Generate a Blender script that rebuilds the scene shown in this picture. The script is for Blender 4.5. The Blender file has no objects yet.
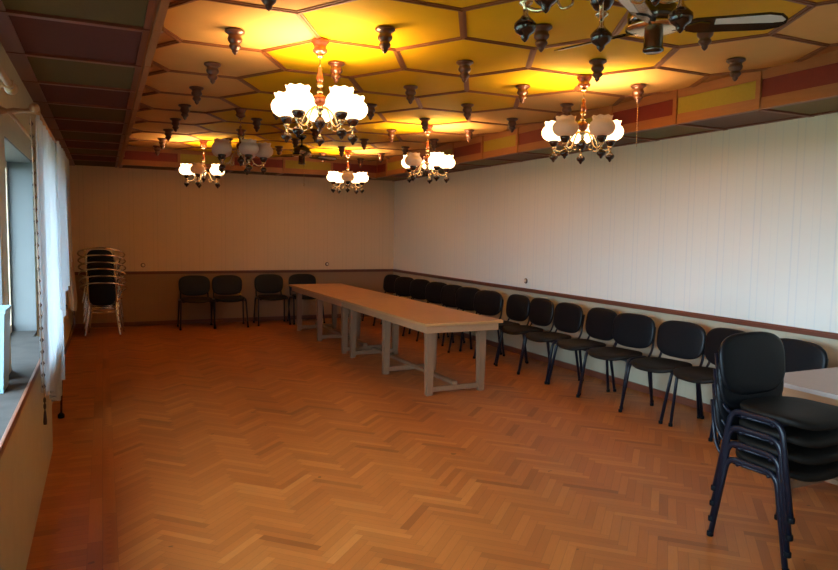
import bpy, bmesh, math, random
from mathutils import Vector, Matrix, noise
random.seed(7)
PI = math.pi
S = bpy.context.scene
COL = S.collection

# ------------------------------------------------------------------ nodes
class NT:
    def __init__(s, m):
        s.t = m.node_tree; s.n = s.t.nodes; s.l = s.t.links
    def node(s, typ, **kw):
        n = s.n.new(typ)
        for k, v in kw.items(): setattr(n, k, v)
        return n
    def put(s, sock, v):
        if hasattr(v, 'is_output'): s.l.new(v, sock)
        else: sock.default_value = v
    def m(s, op, a, b=None, c=None):
        n = s.node('ShaderNodeMath', operation=op)
        s.put(n.inputs[0], a)
        if b is not None: s.put(n.inputs[1], b)
        if c is not None: s.put(n.inputs[2], c)
        return n.outputs[0]
    def mix(s, f, a, b, blend='MIX'):
        n = s.node('ShaderNodeMix', data_type='RGBA', blend_type=blend)
        s.put(n.inputs[0], f); s.put(n.inputs[6], a); s.put(n.inputs[7], b)
        return n.outputs[2]
    def coords(s):
        tc = s.node('ShaderNodeTexCoord')
        sp = s.node('ShaderNodeSeparateXYZ'); s.l.new(tc.outputs['Object'], sp.inputs[0])
        return tc.outputs['Object'], sp.outputs[0], sp.outputs[1], sp.outputs[2]
    def noise(s, vec, scale, detail=3, rough=.5):
        n = s.node('ShaderNodeTexNoise'); s.put(n.inputs['Vector'], vec)
        n.inputs['Scale'].default_value = scale; n.inputs['Detail'].default_value = detail
        n.inputs['Roughness'].default_value = rough
        return n.outputs['Fac']
    def mapping(s, vec, scale):
        n = s.node('ShaderNodeMapping'); s.put(n.inputs['Vector'], vec); n.inputs['Scale'].default_value = scale
        return n.outputs[0]
    def bump(s, h, strength=.3, dist=.01):
        n = s.node('ShaderNodeBump'); s.put(n.inputs['Height'], h)
        n.inputs['Strength'].default_value = strength; n.inputs['Distance'].default_value = dist
        return n.outputs[0]

def c4(c): return (c[0], c[1], c[2], 1)

def mat(name, col, rough=.5, metal=0.0, vary=.12, scale=20, bump=0, coat=0, stretch=(1, 1, 1), spec=.5):
    m = bpy.data.materials.new(name); m.use_nodes = True
    t = NT(m); b = t.n['Principled BSDF']
    o, x, y, z = t.coords()
    v = t.mapping(o, stretch)
    f = t.noise(v, scale, 4)
    lo = tuple(max(0, k * (1 - vary)) for k in col); hi = tuple(min(1, k * (1 + vary)) for k in col)
    t.put(b.inputs['Base Color'], t.mix(f, c4(lo), c4(hi)))
    b.inputs['Roughness'].default_value = rough; b.inputs['Metallic'].default_value = metal
    b.inputs['Specular IOR Level'].default_value = spec
    if coat: b.inputs['Coat Weight'].default_value = coat; b.inputs['Coat Roughness'].default_value = .15
    if bump: t.put(b.inputs['Normal'], t.bump(f, bump))
    return m

def wood(name, a, b_, rough=.45, axis=1, scale=6, coat=0):
    m = bpy.data.materials.new(name); m.use_nodes = True
    t = NT(m); b = t.n['Principled BSDF']
    o, x, y, z = t.coords()
    st = [8, 8, 8]; st[axis] = .7
    v = t.mapping(o, tuple(st))
    f = t.noise(v, scale, 5, .6)
    f2 = t.noise(o, 1.6, 2)
    c = t.mix(f, c4(a), c4(b_))
    c = t.mix(t.m('MULTIPLY', f2, .35), c, c4(tuple(k * .6 for k in a)))
    t.put(b.inputs['Base Color'], c); b.inputs['Roughness'].default_value = rough
    t.put(b.inputs['Normal'], t.bump(f, .08, .003))
    if coat: b.inputs['Coat Weight'].default_value = coat; b.inputs['Coat Roughness'].default_value = .2
    return m

def wallpaper(name, axis, base, line, lo=((.50, .43, .30), (.42, .37, .27), (.40, .33, .21)), edge=.87, period=.36):
    """pale striped wallpaper above the rail height, plain tan paper below it"""
    m = bpy.data.materials.new(name); m.use_nodes = True
    t = NT(m); b = t.n['Principled BSDF']
    o, x, y, z = t.coords()
    u = y if axis == 'y' else x
    w = t.m('DIVIDE', u, period); fr = t.m('FRACT', w)
    acc = None
    for ph, wd, k in ((.08, .016, .85), (.26, .018, 1.0), (.62, .015, .7), (.80, .010, .5)):
        d = t.m('ABSOLUTE', t.m('SUBTRACT', fr, ph))
        s = t.m('MULTIPLY', t.m('LESS_THAN', d, wd), k)
        acc = s if acc is None else t.m('MAXIMUM', acc, s)
    n1 = t.noise(t.mapping(o, (14, 14, 14) if axis != 'y' else (14, 14, 14)), 3, 4, .7)
    n2 = t.noise(o, 1.1, 3)
    f = t.m('MULTIPLY', acc, t.m('ADD', .45, t.m('MULTIPLY', n1, .7)))
    up = t.mix(f, c4(base), c4(line))
    up = t.mix(t.m('MULTIPLY', n2, .18), up, c4(tuple(k * .82 for k in base)))
    low = t.mix(t.m('MULTIPLY', acc, .35), c4(lo[0]), c4(lo[1]))
    low = t.mix(t.m('MULTIPLY', n2, .3), low, c4(lo[2]))
    c = t.mix(t.m('GREATER_THAN', z, edge), low, up)
    t.put(b.inputs['Base Color'], c); b.inputs['Roughness'].default_value = .62
    t.put(b.inputs['Normal'], t.bump(t.m('ADD', acc, t.m('MULTIPLY', n1, .5)), .25, .002))
    return m

def parquet():
    m = bpy.data.materials.new('oak_parquet'); m.use_nodes = True
    t = NT(m); b = t.n['Principled BSDF']
    o, x, y, z = t.coords()
    W, N = .0486, 7
    k = 1 / (math.sqrt(2) * W)
    # a little waviness of the laying
    xs = t.m('SUBTRACT', x, .0165)
    u = t.m('MULTIPLY', t.m('ADD', xs, y), k)
    v = t.m('MULTIPLY', t.m('SUBTRACT', y, xs), k)
    i = t.m('FLOOR', u); j = t.m('FLOOR', v)
    kk = t.m('FLOORED_MODULO', t.m('SUBTRACT', i, j), 2.0 * N)
    hor = t.m('LESS_THAN', kk, N - .5)
    fu = t.m('FRACT', u); fv = t.m('FRACT', v)
    i0 = t.m('SUBTRACT', i, kk)
    j0 = t.m('SUBTRACT', j, t.m('SUBTRACT', 2.0 * N - 1, kk))
    def sel(f, a, c): # f? a : c
        return t.m('ADD', t.m('MULTIPLY', f, a), t.m('MULTIPLY', t.m('SUBTRACT', 1.0, f), c))
    ida = sel(hor, i0, i); idb = sel(hor, j, j0)
    along = sel(hor, t.m('DIVIDE', t.m('SUBTRACT', u, i0), N), t.m('DIVIDE', t.m('SUBTRACT', v, j0), N))
    across = sel(hor, fv, fu)
    # border strip and cross-laid margin by the window wall
    strip = t.m('MULTIPLY', t.m('GREATER_THAN', x, -.10), t.m('LESS_THAN', x, .04))
    marg = t.m('LESS_THAN', x, -.10)
    # strip boards run along y
    sx = t.m('DIVIDE', t.m('ADD', x, .10), .07); si = t.m('FLOOR', sx)
    sy = t.m('ADD', t.m('DIVIDE', y, .62), t.m('MULTIPLY', si, .43)); sj = t.m('FLOOR', sy)
    mx = t.m('FLOOR', t.m('DIVIDE', y, .062)); mfr = t.m('FRACT', t.m('DIVIDE', y, .062))
    ida = sel(strip, si, ida); idb = sel(strip, sj, idb); along = sel(strip, t.m('FRACT', sy), along); across = sel(strip, t.m('FRACT', sx), across)
    ida = sel(marg, mx, ida); idb = sel(marg, 991.0, idb); along = sel(marg, t.m('MULTIPLY', t.m('ADD', x, .5), 2.4), along); across = sel(marg, mfr, across)
    cmb = t.node('ShaderNodeCombineXYZ'); t.put(cmb.inputs[0], ida); t.put(cmb.inputs[1], idb); t.put(cmb.inputs[2], t.m('ADD', hor, t.m('MULTIPLY', strip, 3.0)))
    wn = t.node('ShaderNodeTexWhiteNoise', noise_dimensions='3D'); t.put(wn.inputs['Vector'], cmb.outputs[0])
    r = wn.outputs['Value']
    sc = t.node('ShaderNodeSeparateColor'); t.put(sc.inputs[0], wn.outputs['Color'])
    ramp = t.node('ShaderNodeValToRGB'); t.put(ramp.inputs[0], r)
    e = ramp.color_ramp.elements
    e[0].position = 0; e[0].color = (.22, .049, .008, 1)
    e[1].position = 1; e[1].color = (.57, .198, .040, 1)
    a = e.new(.10); a.color = (.36, .092, .015, 1)
    a = e.new(.5); a.color = (.43, .120, .020, 1)
    a = e.new(.85); a.color = (.48, .146, .026, 1)
    gv = t.node('ShaderNodeCombineXYZ')
    t.put(gv.inputs[0], t.m('MULTIPLY', along, 3.0)); t.put(gv.inputs[1], t.m('ADD', t.m('MULTIPLY', across, 5.0), t.m('MULTIPLY', r, 60.0))); t.put(gv.inputs[2], t.m('MULTIPLY', sc.outputs[1], 40.0))
    g = t.noise(gv.outputs[0], 1.4, 5, .65)
    col = t.mix(t.m('MULTIPLY', g, .55), ramp.outputs[0], (.20, .066, .018, 1))
    wear = t.noise(o, .9, 4, .6)
    col = t.mix(t.m('MULTIPLY', wear, .25), col, (.47, .18, .045, 1))
    # joints
    ed = t.m('MINIMUM', across, t.m('SUBTRACT', 1.0, across))
    ed2 = t.m('MULTIPLY', t.m('MINIMUM', along, t.m('SUBTRACT', 1.0, along)), N)
    jn = t.m('LESS_THAN', t.m('MINIMUM', ed, ed2), .035)
    col = t.mix(t.m('MULTIPLY', jn, .30), col, (.07, .024, .008, 1))
    spots = t.noise(o, 9, 2)
    col = t.mix(t.m('MULTIPLY', t.m('GREATER_THAN', spots, .74), .6), col, (.08, .03, .012, 1))
    t.put(b.inputs['Base Color'], col)
    t.put(b.inputs['Roughness'], t.m('ADD', .30, t.m('MULTIPLY', wear, .22)))
    b.inputs['Specular IOR Level'].default_value = .35
    h = t.m('ADD', t.m('MULTIPLY', r, .6), t.m('MULTIPLY', jn, -1.0))
    t.put(b.inputs['Normal'], t.bump(h, .12, .002))
    return m

def sheer(name, col, alpha, trans=.5):
    m = bpy.data.materials.new(name); m.use_nodes = True
    t = NT(m); t.n.remove(t.n['Principled BSDF']); out = t.n['Material Output']
    d = t.node('ShaderNodeBsdfDiffuse'); tr = t.node('ShaderNodeBsdfTranslucent'); tp = t.node('ShaderNodeBsdfTransparent')
    o, x, y, z = t.coords()
    f = t.noise(t.mapping(o, (60, 60, 60)), 3, 3)
    cc = t.mix(f, c4(tuple(k * .9 for k in col)), c4(col))
    t.put(d.inputs[0], cc); t.put(tr.inputs[0], cc)
    m1 = t.node('ShaderNodeMixShader'); m1.inputs[0].default_value = trans
    t.l.new(d.outputs[0], m1.inputs[1]); t.l.new(tr.outputs[0], m1.inputs[2])
    m2 = t.node('ShaderNodeMixShader'); m2.inputs[0].default_value = alpha
    t.l.new(tp.outputs[0], m2.inputs[1]); t.l.new(m1.outputs[0], m2.inputs[2])
    t.l.new(m2.outputs[0], out.inputs[0])
    return m

def glass_pane():
    m = bpy.data.materials.new('window_glass'); m.use_nodes = True
    t = NT(m); t.n.remove(t.n['Principled BSDF']); out = t.n['Material Output']
    g = t.node('ShaderNodeBsdfGlossy'); g.inputs['Roughness'].default_value = .02
    tp = t.node('ShaderNodeBsdfTransparent'); tp.inputs[0].default_value = (.96, .98, .97, 1)
    mx = t.node('ShaderNodeMixShader'); mx.inputs[0].default_value = .06
    t.l.new(tp.outputs[0], mx.inputs[1]); t.l.new(g.outputs[0], mx.inputs[2]); t.l.new(mx.outputs[0], out.inputs[0])
    return m

def lamp_glass(name, col, emit, ecol=(1, .66, .34)):
    m = bpy.data.materials.new(name); m.use_nodes = True
    t = NT(m); b = t.n['Principled BSDF']
    o, x, y, z = t.coords()
    f = t.noise(o, 40, 2)
    t.put(b.inputs['Base Color'], t.mix(f, c4(tuple(k * .95 for k in col)), c4(col)))
    b.inputs['Roughness'].default_value = .3
    b.inputs['Subsurface Weight'].default_value = .0
    if emit:
        b.inputs['Emission Color'].default_value = c4(ecol); b.inputs['Emission Strength'].default_value = emit
    return m

BULB_W = 22.0      # watts of each bulb
SHADE_E = 5.5      # glow of a lit glass shade
SKY = 33.0         # daylight
EXPO = 0.0

M = dict(
    floor=parquet(),
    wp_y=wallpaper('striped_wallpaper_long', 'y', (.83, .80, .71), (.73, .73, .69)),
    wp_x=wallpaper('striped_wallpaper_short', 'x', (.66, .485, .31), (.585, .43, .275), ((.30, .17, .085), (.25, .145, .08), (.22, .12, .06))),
    plaster=mat('cream_plaster', (.42, .335, .20), .8, vary=.08, scale=9, bump=.05),
    white_paint=mat('grey_paint', (.11, .11, .105), .6, vary=.05, scale=6),
    rail=wood('rail_wood', (.15, .042, .022), (.24, .072, .038), .4, 1),
    rail_x=wood('rail_wood_cross', (.11, .030, .014), (.19, .058, .026), .4, 0),
    beam=wood('pine_stained', (.30, .105, .030), (.46, .185, .060), .5, 1),
    beam_x=wood('pine_stained_cross', (.30, .105, .030), (.46, .185, .060), .5, 0),
    batten=wood('batten_wood', (.22, .072, .020), (.34, .125, .040), .5, 0, 9),
    base_wood=wood('ceiling_board', (.40, .17, .05), (.52, .25, .08), .55, 1),
    yellow=mat('yellow_panel', (.74, .43, .006), .65, vary=.07, scale=5, spec=.15),
    peach=mat('peach_panel', (.72, .40, .12), .65, vary=.07, scale=5, spec=.15),
    wine_lit=mat('wine_felt_daylit', (.19, .115, .085), .9, vary=.15, scale=80),  # wine felt for the right border, daylight mixed into its colour
    olive_lit=mat('olive_felt_daylit', (.21, .165, .075), .9, vary=.15, scale=80),  # olive felt for the right border, daylight mixed into its colour
    red=mat('dark_red_panel', (.19, .016, .009), .6, vary=.15, scale=60),
    lime=mat('olive_yellow_panel', (.36, .27, .022), .6, vary=.12, scale=60),
    olive=mat('olive_felt', (.095, .058, .009), .9, vary=.15, scale=80),
    wine=mat('wine_felt', (.09, .013, .006), .9, vary=.15, scale=80),
    finial=wood('finial_wood', (.075, .021, .008), (.14, .042, .017), .3, 2, 6, .4),
    darkwood=mat('dark_lacquered_wood', (.035, .010, .006), .18, vary=.3, coat=.6),
    cherry=wood('cherry_wood', (.17, .034, .014), (.26, .065, .026), .25, 2, 6, .5),
    brass=mat('pale_brass', (.75, .60, .38), .22, 1, vary=.06),
    chrome=mat('chrome', (.80, .80, .82), .12, 1, vary=.04),
    gunmetal=mat('dark_polished_metal', (.16, .15, .15), .12, 1, vary=.1),
    blade=mat('black_lacquer_blade', (.018, .015, .014), .12, vary=.2, coat=.5, spec=.8),
    silver=mat('silver_white', (.80, .82, .85), .25, vary=.04),
    vinyl=mat('black_vinyl', (.006, .006, .007), .40, vary=.25, scale=90, bump=.05, spec=.2),
    fabric=mat('black_brown_fabric', (.009, .0065, .0045), .6, vary=.3, scale=260, bump=.15, spec=.18),
    tube=mat('black_enamel_tube', (.006, .007, .013), .3, vary=.2, spec=.3),
    rubber=mat('black_rubber', (.005, .005, .006), .6, spec=.1),
    tabletop=wood('varnished_plywood', (.48, .22, .072), (.60, .31, .11), .42, 1, 4, .15),
    tableedge=wood('table_apron_wood', (.40, .19, .085), (.52, .27, .13), .5, 1, 5),
    tableleg=wood('pale_bare_wood', (.22, .108, .052), (.31, .165, .085), .65, 2, 5),
    greytop=wood('pinkish_grey_laminate', (.44, .34, .29), (.50, .40, .34), .38, 1, 3),
    sill=mat('grey_marble', (.055, .046, .040), .8, vary=.55, scale=9, spec=.15),
    sill_edge=wood('sill_edge_wood', (.15, .045, .020), (.22, .075, .035), .45, 1),
    frame=wood('window_frame_wood', (.50, .36, .22), (.58, .43, .28), .5, 2, 3),
    glass=glass_pane(),
    lace=sheer('white_lace', (.50, .52, .54), .74, .5),
    lace2=sheer('white_lace_folded', (.56, .59, .62), .90, .5),
    tulle=sheer('cream_tulle', (.55, .36, .22), .66, .4),
    ribbon=mat('cream_ribbon', (.30, .22, .16), .8),
    bead=mat('dark_beads', (.05, .022, .02), .3),
    rodwood=wood('rod_wood', (.34, .17, .07), (.46, .25, .11), .35, 1, 5, .3),
    blue=mat('pale_blue_plastic', (.20, .31, .37), .4, vary=.04),
    cream=mat('cream_plastic', (.62, .56, .46), .4, vary=.05),
    brownplastic=mat('brown_plastic', (.13, .06, .035), .35, vary=.1),
    shade_on=lamp_glass('lit_opal_glass', (.9, .85, .8), SHADE_E),
    shade_off=sheer('opal_glass', (.90, .80, .74), 1.0, .45),
    added_soil=mat('added_soil', (.02, .017, .012), .9, vary=.4, scale=3),
    added_lawn=mat('added_lawn', (.13, .14, .055), .9, vary=.4, scale=3),
    light_block=mat('light_block_wall', (.30, .31, .32), .9),
)

# ------------------------------------------------------------------ mesh helpers
class MB:
    def __init__(s): s.bm = bmesh.new(); s.mats = []
    def mi(s, m):
        if m is None: return 0
        if m not in s.mats: s.mats.append(m)
        return s.mats.index(m)
    def faces(s, vs, fs, m=None, smooth=False):
        V = [s.bm.verts.new(v) for v in vs]; k = s.mi(m)
        for f in fs:
            try:
                F = s.bm.faces.new([V[i] for i in f]); F.material_index = k; F.smooth = smooth
            except ValueError: pass
        return V
    def box(s, a, b, m=None, bev=0):
        x0, y0, z0 = a; x1, y1, z1 = b
        x0, x1 = min(x0, x1), max(x0, x1); y0, y1 = min(y0, y1), max(y0, y1); z0, z1 = min(z0, z1), max(z0, z1)
        vs = [(x0, y0, z0), (x1, y0, z0), (x1, y1, z0), (x0, y1, z0), (x0, y0, z1), (x1, y0, z1), (x1, y1, z1), (x0, y1, z1)]
        fs = [(0, 3, 2, 1), (4, 5, 6, 7), (0, 1, 5, 4), (1, 2, 6, 5), (2, 3, 7, 6), (3, 0, 4, 7)]
        V = s.faces(vs, fs, m)
        if bev:
            es = list({e for v in V for e in v.link_edges})
            k = s.mi(m)
            r = bmesh.ops.bevel(s.bm, geom=es, offset=bev, segments=2, affect='EDGES', profile=.6)
            for f in r['faces']: f.material_index = k
        return s
    def prism(s, poly, z0, z1, m=None):
        n = len(poly)
        vs = [(x, y, z0) for x, y in poly] + [(x, y, z1) for x, y in poly]
        fs = [tuple(range(n - 1, -1, -1)), tuple(range(n, 2 * n))] + [(i, (i + 1) % n, n + (i + 1) % n, n + i) for i in range(n)]
        s.faces(vs, fs, m); return s
    def lathe(s, prof, m=None, n=18, at=(0, 0, 0), cap=True, ripple=None):
        """prof: (r, z) list"""
        vs = []; fs = []
        for q, (r, z) in enumerate(prof):
            for i in range(n):
                a = 2 * PI * i / n
                rr = r; zz = z
                if ripple: rr, zz = ripple(q, a, r, z)
                vs.append((at[0] + rr * math.cos(a), at[1] + rr * math.sin(a), at[2] + zz))
        for q in range(len(prof) - 1):
            for i in range(n):
                j = (i + 1) % n
                fs.append((q * n + i, q * n + j, (q + 1) * n + j, (q + 1) * n + i))
        if cap:
            fs.append(tuple(range(n - 1, -1, -1))); fs.append(tuple((len(prof) - 1) * n + i for i in range(n)))
        s.faces(vs, fs, m, True); return s
    def tube(s, pts, r, m=None, n=8, flat=1.0, closed=False, cap=True):
        P = [Vector(p) for p in pts]; N = len(P); vs = []; fs = []
        T = []
        for i in range(N):
            if closed: d = P[(i + 1) % N] - P[i - 1]
            else: d = P[min(i + 1, N - 1)] - P[max(i - 1, 0)]
            T.append(d.normalized())
        up = Vector((0, 0, 1)) if abs(T[0].z) < .9 else Vector((1, 0, 0))
        u = T[0].cross(up).normalized()
        for i in range(N):
            u = (u - T[i] * u.dot(T[i])).normalized(); v = T[i].cross(u)
            rr = r[i] if isinstance(r, (list, tuple)) else r
            for k in range(n):
                a = 2 * PI * k / n
                vs.append(P[i] + u * (rr * math.cos(a)) + v * (rr * flat * math.sin(a)))
        for i in range(N if closed else N - 1):
            j = (i + 1) % N
            for k in range(n):
                l = (k + 1) % n
                fs.append((i * n + k, i * n + l, j * n + l, j * n + k))
        if not closed and cap:
            fs.append(tuple(range(n - 1, -1, -1))); fs.append(tuple((N - 1) * n + k for k in range(n)))
        s.faces(vs, fs, m, True); return s
    def build(s, name, m=None, parent=None, loc=None):
        bmesh.ops.recalc_face_normals(s.bm, faces=s.bm.faces[:])
        me = bpy.data.meshes.new(name); s.bm.to_mesh(me); s.bm.free()
        if s.mats:
            for k in s.mats: me.materials.append(k)
        elif m: me.materials.append(m)
        o = bpy.data.objects.new(name, me); COL.objects.link(o)
        if parent: o.parent = parent
        if loc: o.location = loc
        return o

def fillet(pts, r, seg=5):
    P = [Vector(p) for p in pts]; out = [P[0]]
    for i in range(1, len(P) - 1):
        a, b, c = P[i - 1], P[i], P[i + 1]
        d1 = (a - b); d2 = (c - b); rr = min(r, d1.length * .48, d2.length * .48)
        p1 = b + d1.normalized() * rr; p2 = b + d2.normalized() * rr
        for k in range(seg + 1):
            t = k / seg
            out.append(p1 * (1 - t) ** 2 + b * 2 * t * (1 - t) + p2 * t * t)
    out.append(P[-1]); return out

def curve(pts, seg=6):
    """Catmull-Rom through pts"""
    P = [Vector(p) for p in pts]; out = []
    for i in range(len(P) - 1):
        p0 = P[max(i - 1, 0)]; p1 = P[i]; p2 = P[i + 1]; p3 = P[min(i + 2, len(P) - 1)]
        for k in range(seg):
            t = k / seg
            out.append(.5 * ((2 * p1) + (p2 - p0) * t + (2 * p0 - 5 * p1 + 4 * p2 - p3) * t * t + (3 * p1 - p0 - 3 * p2 + p3) * t ** 3))
    out.append(P[-1]); return out

def pad(mb, a, b, h, n=3.4, f=lambda x, y, z: (x, y, z), m=None, N=44, taper=0.0):
    """cushion with a superellipse outline and rounded rim; f bends it"""
    prof = [(.25, 0), (.6, 0), (.93, 0), (.985, .12 * h), (1, .4 * h), (.995, .7 * h), (.965, .9 * h), (.9, h), (.6, h), (.25, h)]
    vs = []; fs = []
    for s_, z in prof:
        for i in range(N):
            t = 2 * PI * i / N; ct, st = math.cos(t), math.sin(t)
            x = a * s_ * math.copysign(abs(ct) ** (2 / n), ct); y = b * s_ * math.copysign(abs(st) ** (2 / n), st)
            x *= 1 + taper * (y / b)
            vs.append(f(x, y, z))
    for q in range(len(prof) - 1):
        for i in range(N):
            j = (i + 1) % N
            fs.append((q * N + i, q * N + j, (q + 1) * N + j, (q + 1) * N + i))
    fs.append(tuple(range(N - 1, -1, -1))); fs.append(tuple((len(prof) - 1) * N + i for i in range(N)))
    mb.faces(vs, fs, m, True); return mb

def tag(o, label=None, cat=None, group=None, kind=None):
    if label: o['label'] = label
    if cat: o['category'] = cat
    if group: o['group'] = group
    if kind: o['kind'] = kind
    return o

def empty(name, loc=(0, 0, 0), rz=0):
    o = bpy.data.objects.new(name, None); COL.objects.link(o); o.empty_display_size = .1
    o.location = loc; o.rotation_euler = (0, 0, rz); return o

def copy_tree(o, parent=None):
    c = o.copy(); COL.objects.link(c)
    if parent: c.parent = parent
    for ch in list(o.children): copy_tree(ch, c)
    return c

def structure(o): o['kind'] = 'structure'; return o

# ------------------------------------------------------------------ room
XL, XR, YB, YF = -.46, 5.0, 11.92, -3.0
ZS, ZC = 2.545, 2.83          # soffit, coffered ceiling
structure(MB().box((-1.0, YF - .2, -.1), (XR + .2, YB + .2, 0)).build('floor', M['floor']))
structure(MB().box((XR, YF - .2, 0), (XR + .2, YB + .2, 3.0)).build('wall_right', M['wp_y']))
structure(MB().box((-1.0, YB, 0), (XR, YB + .2, 3.0)).build('wall_back', M['wp_x']))
structure(MB().box((-1.0, YF - .2, 0), (XR, YF, 3.0)).build('wall_front', M['wp_x']))

ZSILL, ZL = .82, 2.07
WINS = [(-2.3, -.3), (.9, 3.95), (4.2, 5.78)]
XO = -.86                      # outer face of the window wall
wl = MB()
wl.box((XO, YF, 0), (XL, YB, ZSILL - .03), M['plaster'])
wl.box((XO, YF, ZL), (XL, YB, 3.0), M['plaster'])
yy = YF
for a, b in WINS + [(YB, YB)]:
    wl.box((XO, yy, ZSILL - .03), (XL, a, ZL), M['plaster']); yy = b
wl.box((XL, YF, 0), (-.355, 5.45, ZSILL - .03), M['plaster'])      # parapet below the near windows
structure(wl.build('wall_left'))
# white plaster reveals lining each window opening
for k, (a, b) in enumerate(WINS):
    w = empty('window_%d' % (k + 1), ((-.62), (a + b) / 2, ZSILL)); structure(w)
    L = b - a; H = ZL - ZSILL
    rv = MB(); x0, x1 = -.02, .158
    rv.box((x0, -L / 2, 0), (x1, -L / 2 + .012, H)); rv.box((x0, L / 2 - .012, 0), (x1, L / 2, H)); rv.box((x0, -L / 2, H - .012), (x1, L / 2, H))
    rv.build('reveal', M['white_paint'], w)
    f = MB(); t = .055
    f.box((-.06, -L / 2, 0), (0, L / 2, t)); f.box((-.06, -L / 2, H - t), (0, L / 2, H))
    for yc in (-L / 2 + t / 2, 0, L / 2 - t / 2): f.box((-.06, yc - t / 2, t), (0, yc + t / 2, H - t))
    f.build('window_frame', M['frame'], w)
    for s in (-1, 1):
        p = MB().box((-.034, min(0, s * L / 2) + t * .6, t * .9), (-.028, max(0, s * L / 2) - t * .6, H - t * .9))
        p.build('pane', M['glass'], w)
sl = MB()
sl.box((-.64, YF, ZSILL - .03), (-.352, 5.46, ZSILL), M['sill']); sl.box((-.64, 5.46, ZSILL - .03), (XL, 5.78, ZSILL), M['sill'])
sl.box((-.352, YF, ZSILL - .034), (-.338, 5.46, ZSILL + .002), M['sill_edge'], .003)
tag(structure(sl.build('trim_1')), 'grey marble window sill with brown edge along the near windows')
sl = MB(); sl.box((XL, 6.35, ZSILL - .04), (-.335, 7.6, ZSILL), M['sill'], .004)
tag(structure(sl.build('trim_2')), 'grey marble ledge behind the far end of the curtain')

# rails and baseboards
def rail_prof(mb, axis, a, b, x, z, s, h=.048, d=.028):
    for z0, z1, dd in ((z, z + h * .3, d * .6), (z + h * .3, z + h * .75, d), (z + h * .75, z + h, d * .75)):
        if axis == 'y': mb.box((x, a, z0), (x + s * dd, b, z1))
        else: mb.box((a, x, z0), (b, x + s * dd, z1))
q = MB(); rail_prof(q, 'y', YF, YB - .03, XR, .842, -1); tag(structure(q.build('trim_3', M['rail'])), 'brown wooden dado rail along the right wall')
q = MB(); rail_prof(q, 'x', XL + .03, XR, YB, .842, -1); tag(structure(q.build('trim_4', M['rail_x'])), 'brown wooden dado rail along the back wall')
q = MB(); rail_prof(q, 'y', 7.65, YB - .03, XL, .842, 1); tag(structure(q.build('trim_5', M['rail'])), 'brown wooden dado rail beyond the windows')
structure(MB().box((XR - .018, YF, 0), (XR, YB - .02, .07)).build('baseboard_right', M['rail']))
structure(MB().box((XL + .02, YB - .018, 0), (XR, YB, .07)).build('baseboard_back', M['rail_x']))
structure(MB().box((XL, 5.45, 0), (XL + .018, YB - .02, .06)).build('baseboard_left', M['rail']))

# ------------------------------------------------------------------ ceiling of hexagons
XFL, XFR, YFB = .272, 4.40, 11.3
R = .533; DX = .797; DY = .935; X0 = .753; Y0 = 4.34
ceil = structure(MB().box((-1.0, YF - .2, ZC), (XR + .2, YB + .2, ZC + .12)).build('ceiling', M['base_wood']))
def hexc(i, k): return X0 + DX * i, Y0 + DY * k - (.4675 if i % 2 else 0)
def hexpts(cx, cy, r=R):
    h = DY / 2 * r / R
    return [(cx + r, cy), (cx + r / 2, cy + h), (cx - r / 2, cy + h), (cx - r, cy), (cx - r / 2, cy - h), (cx + r / 2, cy - h)]
SAG = .016
def panel_mesh(name):
    mb = MB(); N = 24; vs = []; fs = []
    rings = [1, .8, .55, .3, .08]
    hp = hexpts(0, 0, R - .019)
    per = []
    for e in range(6):
        a, b = hp[e], hp[(e + 1) % 6]
        for t in range(4): per.append((a[0] + (b[0] - a[0]) * t / 4, a[1] + (b[1] - a[1]) * t / 4))
    for q, s_ in enumerate(rings):
        for x, y in per:
            z = -.003 - SAG * (1 - s_ * s_)
            vs.append((x * s_, y * s_, z))
    for q in range(len(rings) - 1):
        for i in range(N):
            j = (i + 1) % N
            fs.append((q * N + i, q * N + j, (q + 1) * N + j, (q + 1) * N + i))
    fs.append(tuple((len(rings) - 1) * N + i for i in range(N)))
    mb.faces(vs, fs, None, True)
    return mb
proto = {}
for nm in ('peach', 'yellow'):
    proto[nm] = panel_mesh(nm).build('hexagonal_panel', M[nm], ceil)
used = set()
edges = {}
cells = []
for i in range(5):
    for k in range(-8, 9):
        cx, cy = hexc(i, k)
        if cy < YF + .3 or cy > YFB + .35: continue
        nm = 'peach' if i in (0, 4) else 'yellow'
        o = proto[nm] if nm not in used else proto[nm].copy()
        if nm in used: COL.objects.link(o); o.parent = ceil
        used.add(nm)
        o.location = (cx, cy, ZC); cells.append((i, k, cx, cy))
        hp = hexpts(cx, cy)
        for e in range(6):
            a, b = hp[e], hp[(e + 1) % 6]
            key = (round((a[0] + b[0]) / 2, 3), round((a[1] + b[1]) / 2, 3))
            if any(abs(key[0] - e_[0]) < .1 and abs(key[1] - e_[1]) < .1 for e_ in edges): continue
            edges[key] = (a, b)
bt = MB()
for a, b in edges.values():
    a = Vector((a[0], a[1], 0)); b = Vector((b[0], b[1], 0)); d = (b - a).normalized(); p = Vector((-d.y, d.x, 0))
    for off, w, dz in ((0, .021, .011), (0, .007, .017)):
        A = a + d * .004; B = b - d * .004
        vs = []
        for z in (ZC, ZC - dz):
            for q, s_ in ((A, -1), (B, -1), (B, 1), (A, 1)):
                r_ = q + p * (s_ * w); vs.append((r_.x, r_.y, z))
        bt.faces(vs, [(0, 1, 2, 3), (7, 6, 5, 4), (0, 4, 5, 1), (1, 5, 6, 2), (2, 6, 7, 3), (3, 7, 4, 0)])
bt.build('batten_grid', M['batten'], ceil)

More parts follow.
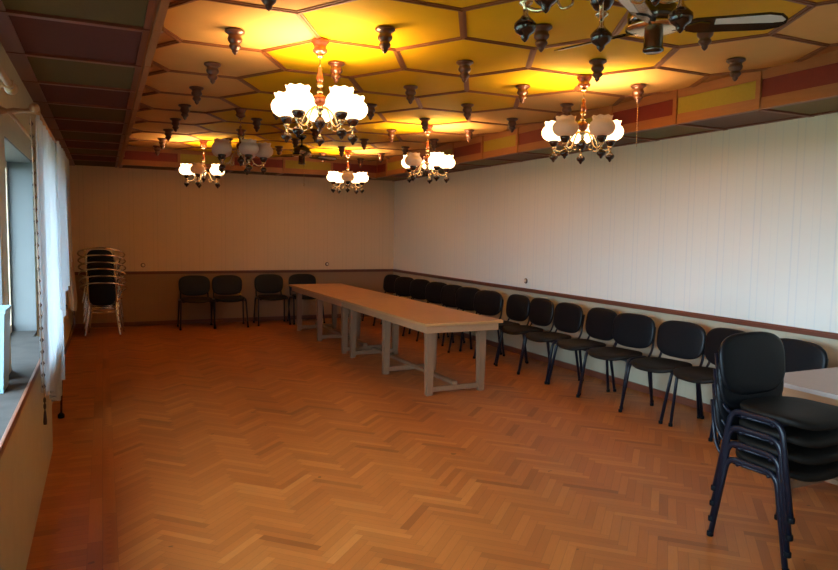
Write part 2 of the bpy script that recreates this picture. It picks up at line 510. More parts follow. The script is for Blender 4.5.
# lowered soffit boxes with coloured fascias
YP0 = 3.585; PY = .807
posts = [YP0 + PY * k for k in range(-8, 10)]
posts = [p for p in posts if p < YFB]
def soffit_side(name, xf, xw, s, label):
    """xf fascia plane, xw wall plane, s = +1 when the wall lies at larger x"""
    root = structure(tag(empty(name, (xf, YF, ZS)), label))
    def off(mb): 
        bmesh.ops.translate(mb.bm, verts=mb.bm.verts[:], vec=(-xf, -YF, -ZS)); return mb
    core = MB().box((xf + s * .012, YF, ZS + .012), (xw, YB, ZC + .05)); off(core).build('box', M['beam'], root)
    fr = MB()
    fr.box((xf, YF, ZS - .004), (xf + s * .034, YFB + .03, ZS + .077))
    fr.box((xf, YF, ZC - .075), (xf + s * .03, YFB + .03, ZC + .004))
    off(fr).build('fascia_rail', M['beam'], root)
    for p in posts:
        po = MB().box((xf - s * .012, p - .02, ZS - .006), (xf + s * .03, p + .02, ZC - .004), None, .003); off(po).build('post', M['beam'], root)
    ed = sorted(posts + [YF, YFB])
    ed = [e for k, e in enumerate(ed) if k == 0 or e - ed[k - 1] > .1]
    for k in range(len(ed) - 1):
        par = round((ed[k] - YP0) / PY) % 2 if ed[k] > YF + .01 else (round((ed[1] - YP0) / PY) + 1) % 2
        m = M['lime'] if par == 0 else M['red']
        pn = MB().box((xf + s * .008, ed[k], ZS + .077), (xf + s * .012, ed[k + 1], ZC - .075)); off(pn).build('coloured_panel', m, root)
    # underside
    ub = MB()
    xa, xb = xf + s * (.034 if s > 0 else .05), xw
    ub.box((xa, YF, ZS - .004), (xa + s * .03, YB, ZS + .012)); ub.box((xb - s * (.045 if s > 0 else .09), YF, ZS - .006), (xb, YB, ZS + .012))
    for p in posts: ub.box((xa, p - .022, ZS - .010), (xb, p + .022, ZS + .010))
    off(ub).build('soffit_batten', M['rail'], root)
    ed2 = ed[:-1] + [YFB, YB]
    for k in range(len(ed2) - 1):
        if ed2[k] > YFB - .01: par = 1
        else: par = round((ed2[k] - YP0) / PY) % 2 if ed2[k] > YF + .01 else (round((ed2[1] - YP0) / PY) + 1) % 2
        m = (M['wine'] if par == 0 else M['olive']) if s < 0 else (M['wine_lit'] if par == 0 else M['olive_lit'])  # right side takes the lighter felts with daylight in their colour
        pn = MB().box((xa + s * .03, ed2[k], ZS + .004), (xb - s * .045, ed2[k + 1], ZS + .012)); off(pn).build('soffit_panel', m, root)
    return root
soffit_side('trim_6', XFR, XR, 1, 'lowered wooden ceiling border along the right wall')
soffit_side('trim_7', XFL, XL, -1, 'lowered wooden ceiling border above the windows')
root = structure(tag(empty('trim_8', (XFL, YFB, ZS)), 'lowered wooden ceiling border along the back wall'))
def offb(mb): bmesh.ops.translate(mb.bm, verts=mb.bm.verts[:], vec=(-XFL, -YFB, -ZS)); return mb
offb(MB().box((XFL, YFB + .012, ZS + .012), (XFR, YB, ZC + .05))).build('box', M['beam_x'], root)
fr = MB(); fr.box((XFL, YFB, ZS - .004), (XFR, YFB + .034, ZS + .077)); fr.box((XFL, YFB, ZC - .075), (XFR, YFB + .03, ZC + .004))
offb(fr).build('fascia_rail', M['beam_x'], root)
nb = 5; bx = [XFL + (XFR - XFL) * k / nb for k in range(nb + 1)]
for p in bx[1:-1]: offb(MB().box((p - .02, YFB - .012, ZS - .006), (p + .02, YFB + .03, ZC - .004), None, .003)).build('post', M['beam_x'], root)
for k in range(nb):
    offb(MB().box((bx[k], YFB + .008, ZS + .077), (bx[k + 1], YFB + .012, ZC - .075))).build('coloured_panel', M['red'] if k % 2 == 0 else M['lime'], root)
    offb(MB().box((bx[k], YFB + .06, ZS + .004), (bx[k + 1], YB - .045, ZS + .012))).build('soffit_panel', M['wine'] if k % 2 else M['olive'], root)
ub = MB(); ub.box((XFL, YFB + .034, ZS - .004), (XFR, YFB + .064, ZS + .012)); ub.box((XFL, YB - .045, ZS - .006), (XFR, YB, ZS + .012))
for p in bx: ub.box((p - .022, YFB + .03, ZS - .010), (p + .022, YB, ZS + .010))
offb(ub).build('soffit_batten', M['rail'], root)

# ------------------------------------------------------------------ camera
CAMP = Vector((0, 0, 1.6)); yaw, pit, rol = .43514, -.07792, .01578
fw = Vector((math.sin(yaw) * math.cos(pit), math.cos(yaw) * math.cos(pit), math.sin(pit)))
rt = Vector((math.cos(yaw), -math.sin(yaw), 0)); up = rt.cross(fw)
rt2 = rt * math.cos(rol) + up * math.sin(rol); up2 = up * math.cos(rol) - rt * math.sin(rol)
cd = bpy.data.cameras.new('camera'); cam = bpy.data.objects.new('camera', cd); COL.objects.link(cam)
cd.sensor_width = 36; cd.sensor_fit = 'HORIZONTAL'; cd.lens = 36 * 680.11 / 838; cd.clip_start = .05
cam.matrix_world = Matrix(((rt2.x, up2.x, -fw.x, CAMP.x), (rt2.y, up2.y, -fw.y, CAMP.y), (rt2.z, up2.z, -fw.z, CAMP.z), (0, 0, 0, 1)))
S.camera = cam
def inframe(p, mx=6):
    d = Vector(p) - CAMP; w = d.dot(fw)
    if w < .1: return False
    x = 419 + 680.11 * d.dot(rt2) / w; y = 285 - 680.11 * d.dot(up2) / w
    return -mx < x < 838 + mx and -mx < y < 570 + mx

ORD = ['nearest', 'second nearest', 'third nearest', 'fourth nearest', 'fifth nearest', 'sixth nearest', 'seventh nearest', 'eighth nearest', 'ninth nearest', 'tenth nearest']
# ------------------------------------------------------------------ finials on the hexagons
def finial_mesh():
    mb = MB()
    mb.lathe([(.030, 0), (.060, -.002), (.062, -.012), (.052, -.020), (.038, -.028), (.040, -.040), (.046, -.052), (.043, -.066), (.031, -.078),
              (.029, -.084), (.036, -.092), (.036, -.102), (.026, -.114), (.017, -.122), (.019, -.128), (.012, -.140), (.003, -.148)], None, 20)
    return mb
fin0 = None
ROWS = ['row beside the window-side beam', 'second row from the window-side beam', 'middle row', 'second row from the right beam', 'row beside the right beam']
for i in range(5):
    n_ = 0
    for (ii, k, cx, cy) in cells:
        if ii != i or cy > YFB - .2: continue
        if i == 2 and abs(cy - 2.47) < .1: continue          # the fan hangs here
        zb = ZC - .006 - SAG
        if not inframe((cx, cy, zb - .10), 0): continue
        o = finial_mesh().build('ceiling_finial', M['finial']) if fin0 is None else fin0.copy()
        if fin0 is None: fin0 = o
        else: COL.objects.link(o)
        o.location = (cx, cy, zb)
        c = 'peach' if i in (0, 4) else 'yellow'
        tag(o, '%s turned wooden finial on a %s hexagon, %s' % (ORD[n_], c, ROWS[i]), 'finial', 'turned finials on the ceiling hexagons')
        n_ += 1
# ------------------------------------------------------------------ chandeliers
def shade_mesh():
    prof = [(.028, 0), (.058, .004), (.083, .022), (.097, .048), (.098, .074), (.087, .098), (.073, .110), (.070, .118), (.072, .130), (.077, .144), (.073, .144), (.068, .130), (.066, .118), (.069, .107), (.083, .096), (.094, .073), (.093, .049), (.080, .025), (.055, .008), (.020, .005)]
    def rip(q, a, r, z):
        if 7 < q < 12: return r * (1 + .04 * math.sin(8 * a)), z + .004 * math.sin(8 * a)
        return r, z
    return MB().lathe(prof, None, 32, cap=True, ripple=rip)
sm = {}
for nm in ('shade_on', 'shade_off'):
    t_ = shade_mesh().build('glass_shade', M[nm]); sm[nm] = t_.data; bpy.data.objects.remove(t_)
AR = .228
def make_chandelier():
    root = empty('chandelier')
    MB().lathe([(.03, 0), (.058, -.001), (.060, -.014), (.046, -.030), (.040, -.050), (.050, -.062), (.046, -.076), (.030, -.088), (.010, -.096)], None, 20).build('canopy', M['cherry'], root)
    MB().lathe([(.012, -.094), (.024, -.098), (.026, -.106), (.006, -.114)], None, 16).build('canopy_collar', M['brass'], root)
    MB().tube([(0, 0, -.11), (0, 0, -.18)], .004).build('rod', M['brass'], root)
    MB().lathe([(.006, -.170), (.014, -.178), (.012, -.200), (.018, -.225), (.024, -.245), (.018, -.262), (.010, -.270)], None, 16).build('spindle', M['cherry'], root)
    MB().lathe([(.010, -.268), (.026, -.276), (.018, -.290), (.012, -.310), (.022, -.326), (.012, -.340)], None, 16).build('collar', M['brass'], root)
    MB().lathe([(.010, -.338), (.030, -.346), (.042, -.364), (.044, -.384), (.032, -.404), (.020, -.414)], None, 20).build('hub', M['cherry'], root)
    MB().lathe([(.018, -.412), (.030, -.420), (.026, -.440), (.012, -.452), (.018, -.466), (.010, -.480)], None, 16).build('arm_boss', M['brass'], root)
    MB().lathe([(.008, -.478), (.022, -.490), (.034, -.508), (.034, -.526), (.022, -.546), (.010, -.556), (.012, -.564), (.003, -.580)], None, 18).build('drop_finial', M['darkwood'], root)
    arms = []
    for k in range(5):
        a = 2 * PI * k / 5; ca, sa = math.cos(a), math.sin(a)
        def P(r, z): return (r * ca, r * sa, z)
        mb = MB().tube(curve([P(.018, -.43), P(.06, -.43), P(.10, -.48), P(.13, -.54), P(.175, -.565), P(.215, -.555), P(AR, -.535)], 5), .0065, None, 8)
        # small scroll
        mb.tube(curve([P(.13, -.54), P(.115, -.57), P(.085, -.565), P(.085, -.54), P(.105, -.535)], 5), .004, None, 6)
        mb.lathe([(.006, -.606), (.014, -.600), (.010, -.59), (.016, -.58), (.008, -.57), (.008, -.548), (.020, -.54), (.022, -.532), (.010, -.524)], None, 14, at=P(AR, 0))
        arm = mb.build('arm', M['brass'], root); arms.append(arm)
        MB().lathe([(.012, -.526), (.024, -.520), (.036, -.502), (.040, -.490), (.038, -.480), (.02, -.476)], None, 18, at=P(AR, 0)).build('cup', M['darkwood'], arm)
        MB().lathe([(.008, -.578), (.020, -.584), (.033, -.598), (.034, -.610), (.027, -.622), (.013, -.632), (.012, -.638), (.008, -.644), (.002, -.650)], None, 18, at=P(AR, 0)).build('drop_finial', M['darkwood'], arm)
        sh = bpy.data.objects.new('glass_shade', sm['shade_off']); COL.objects.link(sh); sh.parent = arm; sh.location = P(AR, -.480)
    return root
bulb = bpy.data.lights.new('bulb', 'POINT'); bulb.energy = BULB_W; bulb.color = (1.0, .62, .29); bulb.shadow_soft_size = .03
CH = [  # x, y, azimuth offset, which arms are lit, label
    (1.29, 4.34, 90, (1, 1, 1, 1, 1), 'large chandelier with five lit white shades in front of yellow hexagons'),
    (3.40, 4.34, 20, (1, 1, 1, 0, 0), 'chandelier with two unlit front shades, hanging nearest the right wall'),
    (3.40, 7.14, 10, (1, 1, 1, 0, 1), 'brightly lit chandelier beyond the one with unlit front shades'),
    (3.40, 9.95, 270, (0, 1, 1, 1, 1), 'smallest lit chandelier, in front of the back wall right of centre'),
    (1.29, 9.95, 178, (1, 0, 1, 0, 1), 'far lit chandelier in front of the back wall above the black chairs'),
    (1.29, 7.14, 2, (0, 0, 0, 0, 0), 'unlit chandelier with grey shades between the lit ones'),
    (1.27, 1.56, 17, (0, 0, 0, 0, 0), 'closest chandelier, only its dark drop finials and arms in view'),
]
ch0 = make_chandelier()
for q, (x, y, az, lit, lab) in enumerate(CH):
    o = ch0 if q == 0 else copy_tree(ch0)
    o.location = (x, y, ZC - .012)
    base = math.degrees(math.atan2(y, x)) - 90
    o.rotation_euler = (0, 0, math.radians(base + az))
    tag(o, lab, 'chandelier', 'five-arm chandeliers under the ceiling')
CHOBJ = [o for o in bpy.data.objects if o.name.split('.')[0] == 'chandelier']
for (x, y, az, lit, lab) in CH:
    o = [c for c in CHOBJ if c['label'] == lab][0]
    arms = sorted([c for c in o.children if c.name.split('.')[0] == 'arm'], key=lambda c: math.atan2(*[[s for s in c.children if s.name.startswith('glass_shade')][0].location[j] for j in (1, 0)]) % (2 * PI))
    for k, arm in enumerate(arms):
        sh = [s for s in arm.children if s.name.startswith('glass_shade')][0]
        sh.data = sm['shade_on'] if lit[k] else sm['shade_off']
        if lit[k]:
            l = bpy.data.objects.new('bulb_light', bulb); COL.objects.link(l); l.parent = arm
            l.location = (sh.location.x, sh.location.y, sh.location.z + .085)

# ------------------------------------------------------------------ ceiling fans
def make_fan(loc, angs, label):
    root = tag(empty('ceiling_fan', loc), label, 'ceiling fan', 'ceiling fans')
    MB().lathe([(.02, 0), (.065, -.001), (.062, -.03), (.03, -.06), (.014, -.065)], None, 24).build('canopy', M['gunmetal'], root)
    MB().tube([(0, 0, -.06), (0, 0, -.16)], .012).build('rod', M['gunmetal'], root)
    MB().lathe([(.014, -.13), (.05, -.14), (.085, -.165), (.115, -.19), (.122, -.215), (.118, -.245), (.10, -.262), (.06, -.275), (.04, -.28)], None, 32).build('motor_housing', M['gunmetal'], root)
    MB().lathe([(.116, -.262), (.128, -.264), (.128, -.274), (.10, -.28), (.05, -.284)], None, 32).build('trim_ring', M['brass'], root)
    MB().lathe([(.03, -.278), (.042, -.284), (.044, -.36), (.047, -.362), (.047, -.374), (.038, -.38), (.01, -.381)], None, 24).build('switch_housing', M['gunmetal'], root)
    zb = -.272
    for a in angs:
        a = math.radians(a); ca, sa = math.cos(a), math.sin(a)
        def T(r, t, z): return (r * ca - t * sa, r * sa + t * ca, z)
        out = [(.14, -.035), (.18, -.050), (.48, -.060), (.535, -.045), (.56, -.015), (.56, .015), (.535, .045), (.48, .060), (.18, .050), (.14, .035)]
        vs = []; n = len(out)
        for dz in (0, .008):
            for r, t in out: vs.append(T(r, t, zb + dz - t * .30))
        mb = MB(); mb.faces(vs, [tuple(range(n)), tuple(range(2 * n - 1, n - 1, -1))] + [(i, (i + 1) % n, n + (i + 1) % n, n + i) for i in range(n)])
        bl = mb.build('blade', M['blade'], root)
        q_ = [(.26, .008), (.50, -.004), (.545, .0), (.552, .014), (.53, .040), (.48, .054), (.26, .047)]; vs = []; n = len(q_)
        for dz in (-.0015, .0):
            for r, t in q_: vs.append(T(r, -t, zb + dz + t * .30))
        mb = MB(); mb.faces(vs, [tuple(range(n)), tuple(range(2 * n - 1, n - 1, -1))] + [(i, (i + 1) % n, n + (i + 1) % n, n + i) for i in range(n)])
        mb.build('pale_strip', M['silver'], bl)  # pale strip along the outer part of the blade
        vs = []
        o2 = [(.08, -.016), (.13, -.012), (.20, -.034), (.24, -.024), (.24, .024), (.20, .034), (.13, .012), (.08, .016)]; n2 = len(o2)
        for dz in (-.006, 0):
            for r, t in o2: vs.append(T(r, t, zb + dz - t * .30))
        mb = MB(); mb.faces(vs, [tuple(range(n2)), tuple(range(2 * n2 - 1, n2 - 1, -1))] + [(i, (i + 1) % n2, n2 + (i + 1) % n2, n2 + i) for i in range(n2)])
        mb.build('blade_bracket', M['gunmetal'], bl)
    return root
make_fan((2.34, 2.49, ZC), (-40, 107, 214), 'dark ceiling fan with long glossy blades behind the closest chandelier')
f2 = make_fan((2.36, 8.75, ZC), (20, 140, 260), 'far dark ceiling fan with a long pull chain before the back wall')
pc = MB(); pc.tube([(.03, 0, -.36), (.03, 0, -.62)], .0022, None, 6); pc.lathe([(.003, -.62), (.012, -.635), (.012, -.648), (.003, -.66)], None, 10, at=(.03, 0, 0))
pc.build('pull_chain', M['brass'], f2)
ch = MB(); z = -.02
ch.tube([(0, 0, 0), (0, 0, -.36)], .0016, None, 5)
for k in range(18): ch.lathe([(.001, -.02 * k), (.0045, -.02 * k - .006), (.001, -.02 * k - .012)], None, 6)
tag(ch.build('pull_chain', M['brass'], None, (3.944, 4.34 + 0.0, ZC - .155)), 'thin bead chain hanging from a finial near the right beam', 'chain')

# ------------------------------------------------------------------ black stacking chairs
def make_chair():
    root = empty('stacking_chair')
    # faces -y; origin on the floor under the seat centre
    def fs(x, y, z): return (x, y - .01, z + .435 + .012 * (x / .235) ** 2 - .022 * max(0, -(y + .10) / .11) ** 2 + .010 * max(0, y / .21) ** 2)
    pad(MB(), .238, .212, .040, 3.0, fs, taper=-.05).build('seat', M['fabric'], root)
    def fb(x, y, z):
        # y of the pad becomes height, z thickness towards the front
        h = y + .665
        return (x, .232 + .13 * (h - .5) + .055 - .055 * (1 - (x / .24) ** 2) * -1 * -1 - z - .055 * (x / .24) ** 2, h)
    pad(MB(), .248, .166, .032, 3.1, fb, taper=.02).build('backrest', M['vinyl'], root)
    for s in (-1, 1):
        x0 = s * .264; x1 = s * .247
        mb = MB().tube(fillet([(x0, .222, .0), (x1, .150, .452), (x1, -.135, .452), (x0, -.225, .0)], .06, 6), .0155, None, 10, .8)
        lf = mb.build('leg_frame', M['tube'], root)
        for y in (.222, -.225):
            MB().lathe([(.0155, 0), (.0172, .003), (.0172, .022), (.0158, .026)], None, 12, at=(x0, y, 0)).build('foot_cap', M['rubber'], lf)
        u = s * .205
        MB().tube(fillet([(s * .20, -.10, .422), (s * .215, .20, .422), (s * .215, .262, .50), (s * .205, .302, .72)], .06, 6), .0125, None, 10, .7).build('back_upright', M['tube'], root)
    cb = MB()
    for y in (-.09, .09): cb.tube([(-.25, y, .430), (.25, y, .430)], .010, None, 8)
    cb.build('crossbar', M['tube'], root)
    return root
chair0 = make_chair()
first = [True]
def place_chair(x, y, rz, label, group, z=0):
    o = chair0 if first[0] else copy_tree(chair0)
    first[0] = False
    o.location = (x, y, z); o.rotation_euler = (0, 0, rz)
    tag(o, label, 'chair', group); return o
WY = [3.42, 4.03, 4.55, 5.15, 5.64, 6.19, 6.75, 7.22, 7.88, 8.43, 8.88, 9.42, 10.07, 10.63, 11.25]
NUM = ['first', 'second', 'third', 'fourth', 'fifth', 'sixth', 'seventh', 'eighth', 'ninth', 'tenth', 'eleventh', 'twelfth', 'thirteenth', 'fourteenth', 'fifteenth']
WL = ['black chair against the right wall beyond the grey-topped table, only its backrest showing',
      'black wall chair half hidden behind the tall stack of chairs',
      'black chair along the right wall, first clear of the tall chair stack']
for k, y in enumerate(WY):
    if k < 3: lab = WL[k]
    elif y < 7: lab = 'black chair along the right wall, %s clear of the tall chair stack' % NUM[k - 2]
    elif y < 7.5: lab = 'black wall chair with its seat just past the near corner of the long table'
    else: lab = 'black backrest above the long table, %s from the back corner along the right wall' % NUM[len(WY) - 1 - k]
    x = 4.505 + .015 * math.sin(k * 2.3)
    if k in (2, 3): y -= .055
    if k > 7: y -= .10; x -= .05
    place_chair(x - (.03 if k == 3 else 0), y, -PI / 2 + .05 * math.sin(k * 3.1) + (.16 if k in (2, 3) else .34 if k > 7 else 0), lab, 'black chairs along the right wall')
for x, lab in ((1.345, 'black chair against the back wall, nearest the chrome chair stack'), (1.865, 'black chair against the back wall, middle of the three in full view'),
               (2.585, 'black chair against the back wall, beside the far end of the long table'), (3.18, 'black chair against the back wall, half hidden behind the long table')):
    place_chair(x, 11.40 + (.09 if x > 2.4 else 0), .02 * math.sin(x * 9), lab, 'black chairs along the back wall')
for k in range(4):
    lab = ['bottom black chair of the tall stack by the grey table', 'second chair up in the tall black stack', 'third chair up in the tall black stack', 'top black chair of the tall stack by the grey table'][k]
    place_chair(3.19, 2.318 - .004 * k, .0, lab, 'tall stack of black chairs', z=.085 * k)

# ------------------------------------------------------------------ tables
def make_table(W, L, H, top, legm):
    root = empty('trestle_table')      # near-left corner at origin, runs along +y
    MB().box((0, 0, H - .028), (W, L, H), None, .004).build('tabletop', top, root)
    ap = MB(); i = .035
    ap.box((i, i, H - .10), (W - i, i + .024, H - .028)); ap.box((i, L - i - .024, H - .10), (W - i, L - i, H - .028))
    ap.box((i, i + .024, H - .10), (i + .024, L - i - .024, H - .028)); ap.box((W - i - .024, i + .024, H - .10), (W - i, L - i - .024, H - .028))
    ap.build('apron', M['tableedge'], root)
    ys = (.15, L / 2, L - .15); xs = (.125, W - .165)
    for y in ys:
        for x in xs:
            mb = MB(); t0, t1 = .030, .040
            vs = [(x + sx * t, y + sy * t, z) for z, t in ((0, t0), (H - .028, t1)) for sx, sy in ((-1, -1), (1, -1), (1, 1), (-1, 1))]
            mb.faces(vs, [(0, 3, 2, 1), (4, 5, 6, 7), (0, 1, 5, 4), (1, 2, 6, 5), (2, 3, 7, 6), (3, 0, 4, 7)])
            mb.build('leg', legm, root)
        MB().box((xs[0] + .03, y - .018, .03), (xs[1] - .03, y + .018, .08), None, .003).build('cross_stretcher', legm, root)
    MB().box((W / 2 - .03 - .02, ys[0], .08), (W / 2 + .03 - .02, ys[2], .112), None, .003).build('long_stretcher', legm, root)
    return root
tb = make_table(.877, 2.46, .73, M['tabletop'], M['tableleg'])
tb.location = (2.757, 5.78, 0); tb.rotation_euler = (0, 0, .0146)
tag(tb, 'near half of the long brown wooden table on pale square legs', 'table', 'long brown tables end to end')
t2 = copy_tree(tb); d = 2.475
t2.location = (2.757 - d * math.sin(.0146), 5.78 + d * math.cos(.0146), 0)
tag(t2, 'far half of the long brown table, reaching towards the back wall', 'table', 'long brown tables end to end')
t3 = make_table(.86, 2.1, .73, M['greytop'], M['tableleg'])
t3.location = (3.70, .84, 0); tag(t3, 'table with pinkish grey top behind the tall stack of black chairs', 'table')

# ------------------------------------------------------------------ chrome chair stack
def make_cafe_chair():
    root = empty('chrome_armchair')
    pad(MB(), .205, .205, .045, 2.4, lambda x, y, z: (x, y, z + .42)).build('seat', M['vinyl'], root)
    MB().tube([(.215 * math.cos(t * PI / 16), .215 * math.sin(t * PI / 16), .43) for t in range(32)], .011, None, 8, closed=True).build('seat_ring', M['chrome'], root)
    for s in (-1, 1):
        MB().tube(curve([(s * .245, -.235, 0), (s * .205, -.215, .25), (s * .18, -.19, .41), (s * .20, -.20, .52), (s * .245, -.17, .66)], 5), .012, None, 8).build('front_leg', M['chrome'], root)
        MB().tube(curve([(s * .235, .27, 0), (s * .195, .225, .25), (s * .175, .195, .42), (s * .185, .225, .60), (s * .185, .262, .775)], 5), .012, None, 8).build('rear_leg', M['chrome'], root)
    MB().tube(curve([(-.245, -.17, .645), (-.285, -.10, .66), (-.315, .06, .70), (-.27, .20, .75), (-.15, .285, .785), (0, .305, .795), (.15, .285, .785), (.27, .20, .75), (.315, .06, .70), (.285, -.10, .66), (.245, -.17, .645)], 6), .012, None, 8).build('armrest_hoop', M['chrome'], root)
    cb = MB()
    for z in (.355, .405): cb.tube([(-.185, .20, z), (0, .215, z), (.185, .20, z)], .010, None, 8)
    cb.build('crossbar', M['chrome'], root)
    def fb(x, y, z): return (x, .285 - 1.2 * x * x - z, .615 + y)
    pad(MB(), .175, .155, .022, 3.5, fb).build('backrest', M['vinyl'], root)
    return root
cc = make_cafe_chair()
labs = ['bottom chrome armchair of the stack in the back corner', 'second chrome armchair up in the corner stack', 'third chrome armchair up in the corner stack', 'fourth chrome armchair up in the corner stack', 'fifth chrome armchair up in the corner stack', 'top chrome armchair of the stack in the back corner']
for k in range(6):
    o = cc if k == 0 else copy_tree(cc)
    o.location = (.0 - .004 * k, 11.10 + .010 * k, .100 * k); o.rotation_euler = (0, 0, PI - .10 + .03 * math.sin(2 * k))
    tag(o, labs[k], 'chair', 'stack of chrome armchairs')

# ------------------------------------------------------------------ curtain, rods, sill things
XC = -.30
def strip(y0, y1, zt, zb, x, amp, waves, ny=70, nz=26, ph=0, xb=0):
    mb = MB(); vs = []; fs = []
    for j in range(nz + 1):
        v = j / nz
        for i in range(ny + 1):
            u = i / ny; y = y0 + (y1 - y0) * u
            z = zt(u) + (zb(u) - zt(u)) * v
            a = amp * (.6 + .4 * v)
            vs.append((x + xb * v + a * math.sin(2 * PI * waves * u + ph + .5 * math.sin(3 * u + v)) + .3 * a * math.sin(2 * PI * waves * 2.3 * u), y + .015 * math.sin(6 * v + 5 * u), z))
    for j in range(nz):
        for i in range(ny):
            p = j * (ny + 1) + i
            fs.append((p, p + 1, p + ny + 2, p + ny + 1))
    mb.faces(vs, fs, None, True); return mb
cur = tag(empty('curtain', (XC, 4.05, 2.17)), 'white lace curtain with dark beaded edge hanging at the window', 'curtain')
def oc(mb): bmesh.ops.translate(mb.bm, verts=mb.bm.verts[:], vec=(-XC, -4.05, -2.17)); return mb
zt = lambda u: 2.17
oc(strip(4.06, 5.75, zt, lambda u: .70 - .26 * min(1, u / .65) + .03 * math.sin(9 * u), XC, .022, 9)).build('lace_panel', M['lace'], cur)
oc(strip(5.2, 6.95, zt, lambda u: .98 + .36 * u + .05 * abs(math.sin(7 * u)), XC + .03, .025, 8)).build('lace_swag', M['lace2'], cur)
oc(strip(6.2, 7.0, zt, lambda u: .93 - .06 * math.sin(PI * u), XC - .012, .018, 5, xb=.075)).build('tulle_tail', M['tulle'], cur)
def bead_edge(y, z0, z1, x, sp):
    mb = MB()
    mb.faces([(x - .028, y - .012, z0), (x - .028, y + .012, z0), (x, y + .012, z1), (x, y - .012, z1), (x - .024, y - .012, z0), (x - .024, y + .012, z0), (x + .004, y + .012, z1), (x + .004, y - .012, z1)],
             [(0, 1, 2, 3), (7, 6, 5, 4), (0, 4, 5, 1), (1, 5, 6, 2), (2, 6, 7, 3), (3, 7, 4, 0)], M['ribbon'])
    n = int((z0 - z1) / sp)
    for k in range(n):
        z = z0 - sp * (k + .5); a = .010; h = .017
        xx = x + .002 - .026 * (z - z1) / (z0 - z1)
        mb.faces([(xx + a, y, z), (xx, y + a, z), (xx - a, y, z), (xx, y - a, z), (xx, y, z + h), (xx, y, z - h)],
                 [(0, 1, 4), (1, 2, 4), (2, 3, 4), (3, 0, 4), (1, 0, 5), (2, 1, 5), (3, 2, 5), (0, 3, 5)], M['bead'])
    return mb
oc(bead_edge(4.035, 2.15, .70, XC + .002, .062)).build('beaded_edge', None, cur)
def tassel(y, z, x):
    return MB().lathe([(.002, 0), (.007, -.012), (.007, -.026), (.003, -.034), (.007, -.045), (.007, -.06), (.003, -.07), (.006, -.085), (.010, -.135), (.009, -.15)], M['bead'], 12, at=(x, y, z))
oc(tassel(4.04, .70, XC + .004)).build('tassel', None, cur)
oc(tassel(6.6, .89, XC + .06)).build('tassel', None, cur)

def make_rod(y0, y1, z, label, near_fin):
    r = tag(empty('curtain_rod', (XC, y0, z)), label, 'curtain rod', 'double wooden curtain rods')
    mb = MB().tube([(0, 0, 0), (0, y1 - y0, 0)], .013, None, 12); mb.build('rod', M['rodwood'], r)
    mb = MB().tube([(-.115, .0, -.02), (-.115, y1 - y0, -.02)], .009, None, 10); mb.build('inner_rod', M['rodwood'], r)
    for yb in (.06, y1 - y0 - .06):
        mb = MB().tube([(-.16, yb, -.012), (-.13, yb, -.012), (-.10, yb, -.008), (-.05, yb, -.004), (.0, yb, 0), (.018, yb, 0)], [.024, .012, .016, .010, .018, .012], None, 12)
        mb.build('bracket', M['rodwood'], r)
    for s, yb in ((-1, 0), (1, y1 - y0)):
        mb = MB().tube([(0, yb, 0), (0, yb + s * .012, 0), (0, yb + s * .022, 0), (0, yb + s * .04, 0), (0, yb + s * .055, 0), (0, yb + s * .075, 0)], [.013, .022, .014, .024, .020, .005], None, 12)
        mb.build('rod_finial', M['rodwood'], r)
    return r
make_rod(4.0, 7.02, 2.19, 'double wooden curtain rod carrying the white lace curtain', True)
make_rod(.7, 2.95, 2.11, 'end of a wooden curtain rod at the left edge, nearest the camera', True)

pb = MB(); N_ = 4
def ring(hx, hy, z): return [(-hx, -hy, z), (hx, -hy, z), (hx, hy, z), (-hx, hy, z)]
vs = ring(.062, .10, 0) + ring(.078, .12, .375) + ring(.083, .125, .375) + ring(.083, .125, .39) + ring(.074, .115, .39) + ring(.06, .098, .02)
fs = [(3, 2, 1, 0)] + [(q * 4 + i, q * 4 + (i + 1) % 4, q * 4 + 4 + (i + 1) % 4, q * 4 + 4 + i) for q in range(5) for i in range(4)] + [(20, 21, 22, 23)]
pb.faces(vs, fs)
tag(pb.build('planter_box', M['blue'], None, (-.497, 3.74, ZSILL)), 'pale blue tapered plastic planter standing on the grey window sill', 'planter')

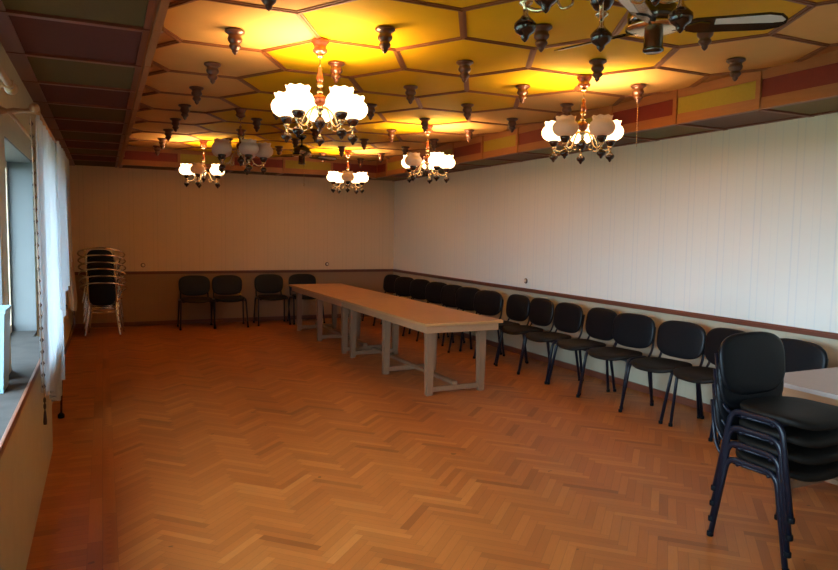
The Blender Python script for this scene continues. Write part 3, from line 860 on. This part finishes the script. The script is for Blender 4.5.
po = MB().tube([(0, 0, .02), (.01, .25, .55), (.0, .28, .80)], .008, None, 8)
pr = tag(po.build('support_pole', M['gunmetal'], None, (-.345, 6.32, 0)), 'thin dark pole with a black foot leaning below the far curtain', 'pole')
MB().lathe([(.022, 0), (.026, .004), (.026, .03), (.012, .045)], None, 14).build('foot', M['rubber'], pr)

# sockets on the walls
def socket(name, loc, rot, label, m):
    r = tag(empty(name, loc), label, 'wall socket', 'small wall sockets'); r.rotation_euler = rot
    MB().lathe([(.034, 0), (.036, .006), (.032, .014), (.024, .016)], None, 24).build('cover', m, r)
    mb = MB().lathe([(.022, .0155), (.021, .020), (.010, .021)], None, 18); mb.build('insert', M['cream'], r)
socket('wall_socket', (.583, YB, .99), (PI / 2, 0, 0), 'round brown socket on the back wall right of the chrome stack', M['brownplastic'])
socket('wall_socket', (3.689, YB, .99), (PI / 2, 0, 0), 'round brown socket on the back wall above the long table', M['brownplastic'])
socket('wall_socket', (XR, 7.44, .985), (0, -PI / 2, 0), 'small round socket on the right wall just above the rail', M['brownplastic'])

# ------------------------------------------------------------------ outside and light
tag(structure(MB().box((-40, -30, -.6), (-3.6, 40, -.5), M['added_lawn']).box((-3.6, -30, -.6), (-.9, 40, -.5), M['added_soil']).build('ground')), 'added unseen ground outside, dark bed and green field shaping bounced daylight')  # added ground: dark strip cuts bounce near the wall, green one bounces from afar
tag(structure(MB().box((-9, 4.6, -.5), (-3.8, 16, 5.2)).build('trim_9', M['light_block'])), 'added unseen wall outside that dims daylight at the far window')  # added out of view to hold back daylight at the far window
w = bpy.data.worlds.new('world'); S.world = w; w.use_nodes = True
bg = w.node_tree.nodes['Background']; bg.inputs[0].default_value = (.54, .77, 1.0, 1); bg.inputs[1].default_value = SKY
for k, (a, b) in enumerate(WINS):
    l = bpy.data.lights.new('window_portal', 'AREA'); l.shape = 'RECTANGLE'; l.size = ZL - ZSILL; l.size_y = b - a
    l.cycles.is_portal = True
    o = bpy.data.objects.new('window_portal', l); COL.objects.link(o); o.location = (-.70, (a + b) / 2, (ZL + ZSILL) / 2)
    o.rotation_euler = (0, -PI / 2, 0)
S.view_settings.view_transform = 'Standard'; S.view_settings.look = 'None'; S.view_settings.gamma = 1; S.view_settings.use_curve_mapping = False
S.view_settings.exposure = EXPO
